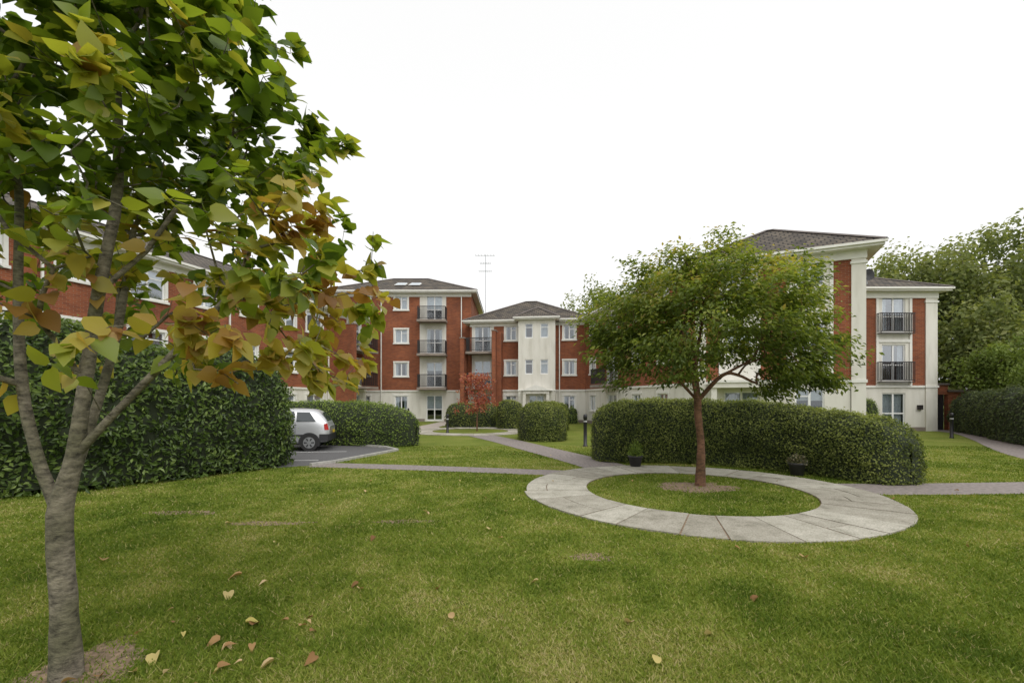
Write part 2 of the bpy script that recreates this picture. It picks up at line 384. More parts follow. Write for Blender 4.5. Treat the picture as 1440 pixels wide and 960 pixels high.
B.box(Fac((20,25.65),(1,0),1,1,0,n=(0,-1)),'grey',-.02,.02,-.02,.02,7.9,8.75)
B.finish()
B=Bld('brick_garden_wall')
F=Fac((23.75,26.2),(1,0),3.2,.3,2.4,n=(0,-1))
B.box(F,'brick',1.35,3.4,-.25,0,0,2.2); B.box(F,'lead',1.3,3.5,-.3,.06,2.2,2.32)
B.box(F,'brick',0.003,1.35,-.25,0,2.05,2.6); B.box(F,'lead',0.003,1.4,-.3,.06,2.6,2.7)
B.quad(F,'dark',0.01,1.35,0,2.05,-1.6); B.box(F,'dark',.01,.06,-1.6,-.02,0,2.05); B.box(F,'dark',1.29,1.34,-1.6,-.26,0,2.05)
B.finish()
B=Bld('neighbouring_house')
F=Fac((33.4,20.8),(0,1),9,8,4.9,n=(-1,0))
B.wall(F,'brick',0,9,0,4.9,[(2,3.2,1,2.1)]); B.opening(F,(2,3.2,1,2.1)); B.gable_sides(F); B.hip(F,8.0)
B.finish()

# ------------------------------------------------------------------ ground
RC=np.array([3.43,8.6])
def gmat():
    m,nt,out=newmat('lawn')
    tc=N(nt,'ShaderNodeTexCoord')
    n1=N(nt,'ShaderNodeTexNoise'); n1.inputs['Scale'].default_value=.6; n1.inputs['Detail'].default_value=8; n1.inputs['Roughness'].default_value=.65
    n2=N(nt,'ShaderNodeTexNoise'); n2.inputs['Scale'].default_value=28; n2.inputs['Detail'].default_value=8
    for n in(n1,n2): nt.links.new(tc.outputs['Object'],n.inputs['Vector'])
    r1=ramp(nt,[(.3,(.11,.155,.022)),(.52,(.165,.205,.036)),(.72,(.235,.24,.065))])
    r2=ramp(nt,[(.3,(.5,.5,.45)),(.7,(1.3,1.25,1.3))])
    nt.links.new(n1.outputs['Fac'],r1.inputs[0]); nt.links.new(n2.outputs['Fac'],r2.inputs[0])
    mx=N(nt,'ShaderNodeMixRGB',blend_type='MULTIPLY'); mx.inputs[0].default_value=1
    nt.links.new(r1.outputs[0],mx.inputs[1]); nt.links.new(r2.outputs[0],mx.inputs[2])
    p=N(nt,'ShaderNodeBsdfPrincipled'); p.inputs['Roughness'].default_value=.9; p.inputs['Specular IOR Level'].default_value=.1
    b=N(nt,'ShaderNodeBump'); b.inputs['Distance'].default_value=.03; b.inputs['Strength'].default_value=.6
    nt.links.new(n2.outputs['Fac'],b.inputs['Height']); nt.links.new(b.outputs[0],p.inputs['Normal'])
    nt.links.new(mx.outputs[0],p.inputs['Base Color']); nt.links.new(p.outputs[0],out.inputs[0]); return m
M['lawn']=gmat()
g=MB(); g.face([(-400,-100,0),(400,-100,0),(400,700,0),(-400,700,0)]); g.make('ground',M['lawn'])
M['asphalt']=simple('asphalt',(.10,.098,.098),.9,noise_scale=25,var=.35,bump=.3)
M['path']=simple('path_tarmac',(.225,.195,.18),.9,noise_scale=14,var=.3,bump=.3)
M['pale']=simple('pale_paving',(.38,.335,.29),.9,noise_scale=6,var=.2,bump=.2)
M['kerb']=simple('kerb_stone',(.36,.35,.32),.9,noise_scale=10,var=.2)
M['line']=simple('line_paint',(.62,.62,.60),.7,noise_scale=20,var=.3)
M['soil']=simple('bare_soil',(.22,.155,.10),.95,noise_scale=18,var=.5,bump=.6)
def smoothpath(pts,n=8):
    pts=np.array(pts,float); P=np.vstack([2*pts[0]-pts[1],pts,2*pts[-1]-pts[-2]]); out=[]
    for i in range(1,len(P)-2):
        for t in np.linspace(0,1,n,endpoint=False):
            a,b,c,e=P[i-1],P[i],P[i+1],P[i+2]
            out.append(.5*((2*b)+(-a+c)*t+(2*a-5*b+4*c-e)*t*t+(-a+3*b-3*c+e)*t**3))
    out.append(P[-2]); return np.array(out)
STRIPS=[]
def strip(name,pts,w,z,mat):
    c=smoothpath(pts); t=norm(np.gradient(c,axis=0)); nn=np.stack([-t[:,1],t[:,0]],1)
    STRIPS.append((c,w/2))
    g=MB()
    for i in range(len(c)-1):
        a,b=c[i]+nn[i]*w/2,c[i]-nn[i]*w/2; e,f=c[i+1]+nn[i+1]*w/2,c[i+1]-nn[i+1]*w/2
        g.face([(a[0],a[1],z),(b[0],b[1],z),(f[0],f[1],z),(e[0],e[1],z)])
    return g.make(name,mat)
strip('footpath',[(-5.2,12.0),(-4.2,11.85),(-2,11.4),(-.3,11.0),(1.2,10.65)],.8,.008,M['path'])
strip('footpath',[(2.5,11.35),(1.9,13.2),(.8,16.2),(-.3,19.2),(-1.5,22.0)],1.25,.012,M['path'])
strip('footpath',[(6.3,8.75),(8,8.75),(11,8.95),(20,9.6)],1.1,.008,M['path'])
strip('footpath',[(24.3,26.5),(23.6,23.6),(20.5,19.4),(17.6,15.9),(15.6,13.2),(13.5,9.3)],1.3,.012,M['path'])
strip('footpath',[(-4.6,26.5),(-5.4,29),(-5.2,32),(-4.9,36.9)],1.5,.012,M['pale'])
strip('footpath',[(.2,26.2),(2.2,28.5),(2.0,33)],1.4,.012,M['pale'])
strip('footpath',[(-5.5,24),(-7.5,21.8),(-10,20.8)],1.4,.012,M['pale'])
PK=np.array([(-16,11.0),(-5.9,11.5),(-5.3,11.9),(-4.9,12.5),(-3.95,15.4),(-4.6,16.3),(-6,17.2),(-17,18.5)])
g=MB(); g.face([(x,y,.004) for x,y in PK]); g.make('parking_court',M['asphalt'])
g=MB()
for a,b in zip(PK[2:6],PK[3:7]):
    t=norm(b-a); nn=np.array([t[1],-t[0]])*.12
    c=[a,b,b+nn,a+nn]; lo=[(q[0],q[1],0) for q in c]; hi=[(q[0],q[1],.07) for q in c]
    g.face(hi)
    for i in range(4): g.face([lo[i],lo[(i+1)%4],hi[(i+1)%4],hi[i]])
g.make('kerb',M['kerb'])
g=MB()
for y0 in(12.9,15.1):
    g.face([(-9.2,y0-.5,.009),(-5.5,y0,.009),(-5.5,y0+.08,.009),(-9.2,y0-.42,.009)])
g.make('parking_markings',M['line'])
def stonemat():
    m,nt,out=newmat('paving_slabs'); a=N(nt,'ShaderNodeAttribute',attribute_name='tint')
    r=ramp(nt,[(0,(.31,.285,.235)),(.5,(.42,.395,.335)),(1,(.49,.465,.40))]); nt.links.new(a.outputs['Fac'],r.inputs[0])
    tc=N(nt,'ShaderNodeTexCoord'); nz=N(nt,'ShaderNodeTexNoise'); nz.inputs['Scale'].default_value=3; nz.inputs['Detail'].default_value=12; nz.inputs['Roughness'].default_value=.75
    nt.links.new(tc.outputs['Object'],nz.inputs['Vector'])
    r2=ramp(nt,[(.32,(.5,.5,.45)),(.46,(.86,.86,.83)),(.66,(1.12,1.12,1.12))]); nt.links.new(nz.outputs['Fac'],r2.inputs[0])
    n3=N(nt,'ShaderNodeTexNoise'); n3.inputs['Scale'].default_value=45; n3.inputs['Detail'].default_value=5; nt.links.new(tc.outputs['Object'],n3.inputs['Vector'])
    r3=ramp(nt,[(.35,(.68,.68,.66)),(.55,(1.05,1.05,1.05))]); nt.links.new(n3.outputs['Fac'],r3.inputs[0])
    mx=N(nt,'ShaderNodeMixRGB',blend_type='MULTIPLY'); mx.inputs[0].default_value=1
    nt.links.new(r.outputs[0],mx.inputs[1]); nt.links.new(r2.outputs[0],mx.inputs[2])
    m2=N(nt,'ShaderNodeMixRGB',blend_type='MULTIPLY'); m2.inputs[0].default_value=1
    nt.links.new(mx.outputs[0],m2.inputs[1]); nt.links.new(r3.outputs[0],m2.inputs[2])
    p=N(nt,'ShaderNodeBsdfPrincipled'); p.inputs['Roughness'].default_value=.9
    b=N(nt,'ShaderNodeBump'); b.inputs['Distance'].default_value=.01; b.inputs['Strength'].default_value=.6
    nt.links.new(n3.outputs['Fac'],b.inputs['Height']); nt.links.new(b.outputs[0],p.inputs['Normal'])
    nt.links.new(m2.outputs[0],p.inputs['Base Color']); nt.links.new(p.outputs[0],out.inputs[0]); return m
M['stone']=stonemat()
def ring(name,C,r0,r1,n,split=.45):
    V=[];Fq=[];T=[]
    ang=[2*math.pi*(i+random.uniform(-.22,.22))/n for i in range(n)]; ang.append(ang[0]+2*math.pi)
    sk=[random.uniform(-.035,.035) for _ in range(n)]; sk.append(sk[0])
    def slab(ra,rb,a0,a1,z,s0,s1):
        k=3; base=len(V); t=random.random()
        for i in range(k+1):
            f=i/k; a=a0+(a1-a0)*f; s=s0+(s1-s0)*f
            for rr in(ra,rb):
                aa=a+s*((rr-r0)/(r1-r0)-.5); V.append((C[0]+rr*math.cos(aa),C[1]+rr*math.sin(aa),z))
        for i in range(k): Fq.append((base+2*i,base+2*i+1,base+2*i+3,base+2*i+2)); T.append(t)
        b2=len(V)
        for i in range(k+1):
            for j in(0,1):
                v=V[base+2*i+j]; V.append((v[0],v[1],.001))
        for i in range(k):
            for j in(0,1): Fq.append((base+2*i+j,base+2*i+2+j,b2+2*i+2+j,b2+2*i+j)); T.append(t*.4)
        for i in(0,k): Fq.append((base+2*i,base+2*i+1,b2+2*i+1,b2+2*i)); T.append(t*.4)
    for i,(a0,a1) in enumerate(zip(ang,ang[1:])):
        g0=.010/((r0+r1)/2); z=.024+random.uniform(-.005,.005); s0,s1=sk[i],sk[i+1]
        if random.random()<split:
            rm=r0+(r1-r0)*random.uniform(.35,.7); slab(r0,rm-.009,a0+g0,a1-g0,z,s0,s1); slab(rm+.009,r1+random.uniform(-.03,.03),a0+g0,a1-g0,z+.002,s0,s1)
        else: slab(r0,r1+random.uniform(-.03,.03),a0+g0,a1-g0,z,s0,s1)
    tri_mesh(name,V,Fq,M['stone'],T)
    g=MB()
    for i in range(64):
        a=i*math.pi/32;b=a+math.pi/32
        g.face([(C[0]+q*math.cos(w),C[1]+q*math.sin(w),.0145) for q,w in((r0-.01,a),(r1-.03,a),(r1-.03,b),(r0-.01,b))])
    g.make('paving_bedding',M['soil'])
ring('circular_paving',RC,2.0,3.17,28)
ring('circular_paving',np.array([-2.3,25.3]),2.1,3.4,26)
def patch(name,c,rx,ry,z=.004):
    g=MB(); pts=[]
    for i in range(40):
        a=i*math.pi/20; q=1+.55*noise.noise(Vector((c[0]*3+math.cos(a)*1.7,c[1]*3+math.sin(a)*1.7,0)))+.25*noise.noise(Vector((math.cos(a)*6,c[1]+math.sin(a)*6,3)))
        pts.append((c[0]+rx*q*math.cos(a),c[1]+ry*q*math.sin(a),z))
    g.face(pts); g.make(name,M['soil'])
PATCH=[((3.6,8.95),.8,.5,.9),((-2.72,2.9),.32,.28,.8),((.85,4.95),.22,.12,.4),((-3.4,6.3),.6,.12,.25),((-1.5,6.4),.45,.09,.25),((-5.0,6.9),.6,.12,.25)]
for c,a,b,q in PATCH: patch('bare_soil',c,a,b)

# ------------------------------------------------------------------ hedges
def hedge(name,pts,hw,h,leafL,nleaf,mat,core,endr=None,hfun=None,seed=0,sq=4.0,lump=.06,leafW=.5,depth=.06,bias=0.,drop=.62):
    c=smoothpath(pts,10); t=norm(np.gradient(c,axis=0)); nn=np.stack([-t[:,1],t[:,0]],1)
    s=np.r_[0,np.cumsum(np.linalg.norm(np.diff(c,axis=0),axis=1))]; L=s[-1]; er=endr or hw
    st=np.unique(np.r_[er*(1-np.cos(np.linspace(0,math.pi/2,9))),np.linspace(er,L-er,max(4,int(L/.2))),L-er*(1-np.cos(np.linspace(0,math.pi/2,9)))])
    K=30; V=[]
    for q in st:
        p=np.array([np.interp(q,s,c[:,0]),np.interp(q,s,c[:,1])]); n2=np.array([np.interp(q,s,nn[:,0]),np.interp(q,s,nn[:,1])])
        e=1.0
        dq=min(q,L-q)
        if dq<er: e=max(.0,1-((er-dq)/er)**2.6)**(1/2.6)
        H=(hfun(q/L) if hfun else h)*(drop+(1-drop)*e)
        for k in range(K+1):
            a=math.pi*k/K; ca,sa=math.cos(a),math.sin(a)
            x=math.copysign(abs(ca)**(2/sq),ca)*hw*e; z=abs(sa)**(2/sq)*H
            if z<H*.3: x*= .93
            P=Vector((p[0]+n2[0]*x,p[1]+n2[1]*x,z)); 
            dsp=noise.noise(P*1.3+Vector((seed,0,0)))*lump*1.6+noise.noise(P*4+Vector((seed,5,0)))*lump
            V.append((P.x+n2[0]*math.copysign(dsp,x)*(abs(ca)),P.y+n2[1]*math.copysign(dsp,x)*abs(ca),max(0,z+dsp*sa)))
    V=np.array(V); n=len(st); Fq=np.array([(i*(K+1)+k,i*(K+1)+k+1,(i+1)*(K+1)+k+1,(i+1)*(K+1)+k) for i in range(n-1) for k in range(K)])
    e=empty(name)
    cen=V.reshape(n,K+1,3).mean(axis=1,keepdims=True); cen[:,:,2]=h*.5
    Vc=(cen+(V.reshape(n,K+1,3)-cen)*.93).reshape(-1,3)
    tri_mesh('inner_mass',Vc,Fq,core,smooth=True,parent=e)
    A,Bq,C_,D=[V[Fq[:,i]] for i in range(4)]
    fn=np.cross(C_-A,D-Bq); ar=np.linalg.norm(fn,axis=1); fn=norm(fn)
    fc=(A+Bq+C_+D)/4; out=fc-np.repeat(cen[:-1,0],K,axis=0); fn*=np.sign(np.sum(fn*out,axis=1,keepdims=True)+1e-9)
    idx=rng.choice(len(Fq),nleaf,p=ar/ar.sum()); u=rng.random((nleaf,1)); v=rng.random((nleaf,1))
    P=(A[idx]*(1-u)+D[idx]*u)*(1-v)+(Bq[idx]*(1-u)+C_[idx]*u)*v; nr=fn[idx]
    dj=rng.normal(0,1,(nleaf,1))*depth*.6; P=P+nr*(dj-.02)
    Nn=norm(nr+rng.normal(0,.6,(nleaf,3))+[0,0,.3]); T=rng.normal(0,1,(nleaf,3))+[0,0,.5]
    lowf=np.array([noise.noise(Vector(p)*1.6)+.5*noise.noise(Vector(p)*6) for p in P])
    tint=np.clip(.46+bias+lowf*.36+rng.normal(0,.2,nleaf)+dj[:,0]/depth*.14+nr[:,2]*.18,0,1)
    L_=leafL*rng.uniform(.7,1.3,nleaf)
    P=P-norm(T)*leafL*.4
    P[:,2]=np.maximum(P[:,2],.03)
    leaves('foliage',P,Nn,T,L_,L_*leafW,tint,mat,parent=e)
    return e
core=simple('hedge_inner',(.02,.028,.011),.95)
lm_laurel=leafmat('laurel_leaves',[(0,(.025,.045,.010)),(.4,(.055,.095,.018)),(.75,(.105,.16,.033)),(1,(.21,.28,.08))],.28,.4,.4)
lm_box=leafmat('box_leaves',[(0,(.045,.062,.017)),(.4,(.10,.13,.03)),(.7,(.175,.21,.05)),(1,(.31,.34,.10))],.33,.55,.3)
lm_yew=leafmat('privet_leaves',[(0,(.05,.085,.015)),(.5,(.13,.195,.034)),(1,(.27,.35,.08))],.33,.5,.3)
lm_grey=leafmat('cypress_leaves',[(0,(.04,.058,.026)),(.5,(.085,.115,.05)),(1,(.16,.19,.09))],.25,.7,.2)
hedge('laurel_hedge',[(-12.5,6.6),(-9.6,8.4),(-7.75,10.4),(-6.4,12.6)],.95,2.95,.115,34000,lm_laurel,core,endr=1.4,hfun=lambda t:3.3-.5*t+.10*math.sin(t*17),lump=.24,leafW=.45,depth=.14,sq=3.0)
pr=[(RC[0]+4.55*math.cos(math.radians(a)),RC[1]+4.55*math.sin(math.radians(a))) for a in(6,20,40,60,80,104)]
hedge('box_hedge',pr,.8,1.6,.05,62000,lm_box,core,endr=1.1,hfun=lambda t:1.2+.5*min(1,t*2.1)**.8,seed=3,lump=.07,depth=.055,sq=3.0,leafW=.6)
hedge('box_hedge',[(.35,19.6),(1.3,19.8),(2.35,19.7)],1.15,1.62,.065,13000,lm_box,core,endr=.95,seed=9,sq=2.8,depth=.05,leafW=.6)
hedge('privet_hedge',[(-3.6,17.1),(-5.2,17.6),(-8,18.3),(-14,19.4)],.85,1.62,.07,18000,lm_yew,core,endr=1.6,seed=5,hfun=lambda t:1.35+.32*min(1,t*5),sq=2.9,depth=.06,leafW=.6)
for i,(p,w,h) in enumerate([([(-4.2,29.5),(-2.6,29.3),(-1.0,29.6)],.9,1.5),([(-.9,27.6),(.6,27.8)],.8,1.7),([(1.6,26.3),(3.2,26.0)],1.0,1.6)]):
    hedge('box_hedge',p,w,h,.09,4500,lm_box,core,endr=.6,seed=20+i,sq=2.8,leafW=.6)
hedge('clipped_bush',[(16.35,21.5),(17.15,21.5)],.5,1.75,.06,3500,lm_yew,core,endr=.39,seed=31,sq=2.6)
hedge('boundary_hedge',[(25.3,25.2),(22.8,21),(20.2,17.2),(18.4,13.0),(17.4,9)],.9,2.15,.10,22000,lm_grey,core,seed=40,lump=.16,sq=3.0,leafW=.6)
for i,(x,y,h) in enumerate([(-11.5,36.0,1.0),(-9.6,36.1,.8),(-4.4,35.4,1.1),(3.9,33.6,1.2),(6.4,28.5,1.3)]):
    hedge('garden_shrub',[(x,y),(x+.9,y)],.5,h,.09,1300,lm_yew,core,endr=.44,seed=60+i,sq=2.2,lump=.14,leafW=.6,depth=.1)

# ------------------------------------------------------------------ trees
def grow(nodes,par,att,bf,step,jit,rise=.0):
    P=[np.array(p,float) for p in nodes]; par=list(par); pl=[0.]
    for i in range(1,len(P)): pl.append(pl[par[i]]+np.linalg.norm(P[i]-P[par[i]]))
    att=sorted(att,key=lambda a:np.linalg.norm(np.array(a)-P[2]))
    tips=[]
    for a in att:
        a=np.array(a); A=np.array(P); d=np.linalg.norm(A-a,axis=1); cost=d+bf*np.array(pl); cost[:2]+=10
        j=int(np.argmin(cost)); k=max(2,int(d[j]/step)); b=P[j]; prev=j
        for i in range(1,k+1):
            t=i/k; q=b+(a-b)*t; q=q+rng.normal(0,jit,3)*(0 if i==k else 1)*step+np.array([0,0,rise*math.sin(math.pi*t)*d[j]])
            P.append(q); par.append(prev); pl.append(pl[prev]+np.linalg.norm(q-P[prev])); prev=len(P)-1
        tips.append(prev)
    return np.array(P),par,tips
def tubes(name,P,par,R0,rtip,mat,parent,flare=1.3):
    n=len(P); cnt=np.zeros(n); ch=[[] for _ in range(n)]
    for i in range(1,n): ch[par[i]].append(i)
    for i in range(n-1,-1,-1):
        if not ch[i]: cnt[i]=1
        if i>0: cnt[par[i]]+=cnt[i]
    e=math.log(R0/rtip)/math.log(cnt[0]); r=rtip*cnt**e
    V=[];Fq=[]
    starts=[(0,None)]
    while starts:
        s,pp=starts.pop(); chain=[s]; 
        while ch[chain[-1]]:
            c=sorted(ch[chain[-1]],key=lambda i:-cnt[i]); 
            for q in c[1:]: starts.append((q,chain[-1]))
            chain.append(c[0])
        pts=[P[i] for i in chain]; rr=[r[i] for i in chain]
        if pp is not None: pts=[P[pp]]+pts; rr=[min(r[pp],rr[0]*1.25)]+rr
        else: rr[0]*=flare
        if len(pts)<2: continue
        pts=np.array(pts); 
        if pp is None or rr[0]>.02:
            f=smoothpath(pts,4); rr=np.interp(np.linspace(0,len(pts)-1,len(f)),np.arange(len(pts)),rr); pts=f
        k=14 if rr[0]>.04 else (7 if rr[0]>.015 else 4)
        tg=norm(np.gradient(pts,axis=0)); ref=np.array([.3,.9,.1]); base=len(V)
        for p_,t_,q_ in zip(pts,tg,rr):
            a=ref-t_*np.dot(ref,t_); a=a/(np.linalg.norm(a)+1e-9); b=np.cross(t_,a); ref=a
            for i in range(k):
                w=2*math.pi*i/k; q=q_*(1+(.12*noise.noise(Vector((p_[0]*6+math.cos(w),p_[1]*6+math.sin(w),p_[2]*7))) if q_>.03 else 0))
                V.append(p_+q*(a*math.cos(w)+b*math.sin(w)))
        for i in range(len(pts)-1):
            for j in range(k): Fq.append((base+i*k+j,base+i*k+(j+1)%k,base+(i+1)*k+(j+1)%k,base+(i+1)*k+j))
    tri_mesh(name,np.array(V),np.array(Fq),mat,smooth=True,parent=parent); return r
def barkmat(name,c1,c2,sc=9):
    m,nt,out=newmat(name); tc=N(nt,'ShaderNodeTexCoord'); mp=N(nt,'ShaderNodeMapping'); mp.inputs['Scale'].default_value=(1,1,2.2)
    nz=N(nt,'ShaderNodeTexNoise'); nz.inputs['Scale'].default_value=sc; nz.inputs['Detail'].default_value=9; nz.inputs['Roughness'].default_value=.7
    nt.links.new(tc.outputs['Object'],mp.inputs[0]); nt.links.new(mp.outputs[0],nz.inputs['Vector'])
    r=ramp(nt,[(.34,c1),(.48,[(a+b)/2 for a,b in zip(c1,c2)]),(.64,c2)]); nt.links.new(nz.outputs['Fac'],r.inputs[0])
    n2=N(nt,'ShaderNodeTexNoise'); n2.inputs['Scale'].default_value=2.5; nt.links.new(tc.outputs['Object'],n2.inputs['Vector'])
    r2=ramp(nt,[(.35,(.6,.65,.5)),(.65,(1.15,1.15,1.15))]); nt.links.new(n2.outputs['Fac'],r2.inputs[0])
    mx=N(nt,'ShaderNodeMixRGB',blend_type='MULTIPLY'); mx.inputs[0].default_value=1
    nt.links.new(r.outputs[0],mx.inputs[1]); nt.links.new(r2.outputs[0],mx.inputs[2])
    p=N(nt,'ShaderNodeBsdfPrincipled'); p.inputs['Roughness'].default_value=.9; nt.links.new(mx.outputs[0],p.inputs['Base Color'])
    b=N(nt,'ShaderNodeBump'); b.inputs['Distance'].default_value=.02; b.inputs['Strength'].default_value=1
    nt.links.new(nz.outputs['Fac'],b.inputs['Height']); nt.links.new(b.outputs[0],p.inputs['Normal']); nt.links.new(p.outputs[0],out.inputs[0]); return m
bark_grey=barkmat('bark_grey',(.045,.038,.028),(.27,.235,.18),14)
bark_red=barkmat('bark_reddish',(.06,.027,.016),(.24,.12,.07),11)

# --- foreground tree on the left
E=empty('lime_tree')
nodes=[(-2.74,2.8,0),(-2.76,2.8,.5),(-2.8,2.82,1.0), (-2.98,2.86,1.35),(-3.12,2.9,1.8),(-3.2,2.95,2.4),(-3.25,3.0,3.1),
       (-2.74,2.85,1.35),(-2.72,2.9,1.8),(-2.68,2.95,2.4),(-2.6,3.0,3.1),(-2.62,3.0,3.9),
       (-2.55,2.9,1.6),(-2.2,2.95,2.0),(-1.85,3.0,2.4),
       (-2.88,3.1,1.5),(-2.95,3.4,2.2),(-3.0,3.6,3.0),
       (-2.45,3.05,2.7),(-2.15,3.1,3.2)]
par=[-1,0,1,2,3,4,5,2,7,8,9,10,7,12,13,2,15,16,9,18]
def envR(z): return np.interp(z,[1.85,2.15,2.5,3.0,3.4,3.9,4.5,5.2],[1.6,2.0,2.0,1.86,1.70,1.46,1.08,.35])
att=[]
while len(att)<820:
    z=rng.uniform(1.85,5.0); a=rng.uniform(0,2*math.pi); q=envR(z)*math.sqrt(rng.uniform(.04,1))
    x=-2.8+q*math.cos(a); y=3.15+q*.70*math.sin(a)
    if y<2.0: continue
    if z<2.4 and x<-1.9 and rng.random()<.75: continue
    if z<2.6 and x<-2.3 and rng.random()<.4: continue
    z-=.14*max(0,(q-1.1)); att.append((x,y,z))
P,par2,tips=grow(nodes,par,att,.35,.16,.16,.10)
tubes('trunk_and_branches',P,par2,.064,.0026,bark_grey,E,1.35)
LP=[];LT=[];LN=[];TI=[]
for tp in tips:
    i=tp; pts=[P[i]]
    for _ in range(3):
        i=par2[i]; pts.append(P[i])
    m=rng.integers(7,11)
    if P[tp][0]<-2.1 and P[tp][2]<2.7: m=rng.integers(4,8)
    if P[tp][2]>3.3: m+=2
    for j in range(m):
        t=(j+rng.random())/m*2.2; k=int(t); p=pts[k]+(pts[k+1]-pts[k])*(t-k)
        od=norm(p-np.array([-2.8,3.1,2.4])); T=norm(od*.6+rng.normal(0,.65,3)+[0,0,-.55])
        LP.append(p+T*.03); LT.append(T); LN.append(norm(np.array([0,0,.8])+rng.normal(0,.55,3)+od*.3))
        yel=np.interp(p[2],[1.9,2.4,2.9,3.4,4.2],[.74,.66,.52,.38,.33])+.07*(p[0]+2.2)+.55*noise.noise(Vector(p)*1.5)
        TI.append(np.clip(yel+rng.normal(0,.13),0,1))
n=len(LP); LL=rng.uniform(.075,.135,n)
lm_lime=leafmat('lime_leaves',[(0,(.055,.10,.014)),(.3,(.105,.165,.02)),(.5,(.19,.245,.033)),(.7,(.36,.34,.06)),(.9,(.42,.29,.075)),(1,(.27,.14,.045))],.5,.42,.4)
leaves('foliage',LP,LN,LT,LL,LL*rng.uniform(.8,1.0,n),TI,lm_lime,HEART,True,E)

# --- tree in the ring
E=empty('ornamental_tree')
b0=np.array([3.76,9.1,0])
nodes=[b0,b0+[.02,0,.8],b0+[-.04,0,1.4],b0+[-.05,0,1.7], b0+[-.45,.1,2.15],b0+[-.95,.2,2.5], b0+[.4,-.1,2.2],b0+[.95,-.1,2.5],b0+[.05,.35,2.5],b0+[.15,.3,3.2],b0+[.2,.1,4.0],b0+[-.4,-.4,2.5],b0+[-.5,-.4,3.1],b0+[.5,.7,2.7]]
par=[-1,0,1,2,3,4,3,6,3,8,9,3,11,8]
blobs=[((2.15,9.1,3.35),.72),((2.1,9.2,2.75),.6),((2.2,9.0,2.2),.4),((2.9,8.6,3.9),.78),((4.35,9.2,4.3),.7),((4.2,9.2,4.85),.38),((3.6,9.8,4.1),.85),((5.2,9.0,4.0),.82),((5.75,9.0,3.3),.82),((6.1,9.0,2.6),.62),((5.3,8.4,2.5),.6),((5.2,8.9,2.1),.4),((3.2,8.2,3.1),.85),((4.6,8.0,3.4),.85),((2.9,8.3,2.45),.58),((4.2,10.6,3.2),1.1),((2.9,10.2,3.3),.9),((5.6,10.2,3.3),.9),((5.95,9.3,2.1),.5),((6.25,9.2,2.1),.3),((3.9,8.4,3.9),.7)]
att=[]; wts=np.array([r**2 for c,r in blobs]); wts/=wts.sum()
while len(att)<760:
    c,r=blobs[rng.choice(len(blobs),p=wts)]; v=norm(rng.normal(0,1,3)); q=r*rng.uniform(.6,1.05)
    p=np.array(c)+v*q*[1,1,.85]
    if p[2]<1.75: continue
    att.append(p)
P,par2,tips=grow(nodes,par,att,.3,.22,.15,.10)
tubes('trunk_and_branches',P,par2,.072,.003,bark_red,E,1.5)
tp=P[tips]; m=50; C_=np.repeat(tp,m,axis=0); n=len(C_)
off=rng.normal(0,1,(n,3))*[.14,.14,.07]; LP=C_+off; od=norm(LP-np.array([3.8,9.1,2.6]))
T=norm(od*.8+rng.normal(0,.5,(n,3))+[0,0,-.65]); LN=norm(rng.normal(0,.45,(n,3))+[0,0,.8]+od*.4)
ct=np.repeat(rng.normal(0,.15,len(tp)),m)
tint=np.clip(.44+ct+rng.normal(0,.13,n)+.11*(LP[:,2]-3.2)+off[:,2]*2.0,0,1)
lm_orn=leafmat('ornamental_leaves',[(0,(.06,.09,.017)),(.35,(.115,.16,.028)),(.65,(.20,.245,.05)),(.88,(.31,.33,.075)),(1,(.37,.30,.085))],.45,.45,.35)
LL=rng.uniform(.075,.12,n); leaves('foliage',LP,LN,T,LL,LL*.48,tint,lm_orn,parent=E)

E=empty('red_maple_sapling'); b0=np.array([-1.95,25.4,0])
nodes=[b0,b0+[0,0,.7],b0+[.05,0,1.2],b0+[.1,0,1.7],b0+[.05,0,2.2]]; att=[b0+[rng.normal(0,.42),rng.normal(0,.42),rng.uniform(1.1,3.1)] for _ in range(110)]
P,par2,tips=grow(nodes,[-1,0,1,2,3],att,.3,.2,.15,.1); tubes('trunk_and_branches',P,par2,.035,.006,bark_red,E)
C_=np.repeat(P[tips],20,axis=0); n=len(C_); LP=C_+rng.normal(0,.09,(n,3))
lm_red=leafmat('red_leaves',[(0,(.22,.04,.035)),(.5,(.40,.11,.085)),(1,(.48,.24,.13))],.4)
leaves('foliage',LP,rng.normal(0,1,(n,3))+[0,0,.6],rng.normal(0,1,(n,3)),.11,.08,rng.random(n),lm_red,parent=E)

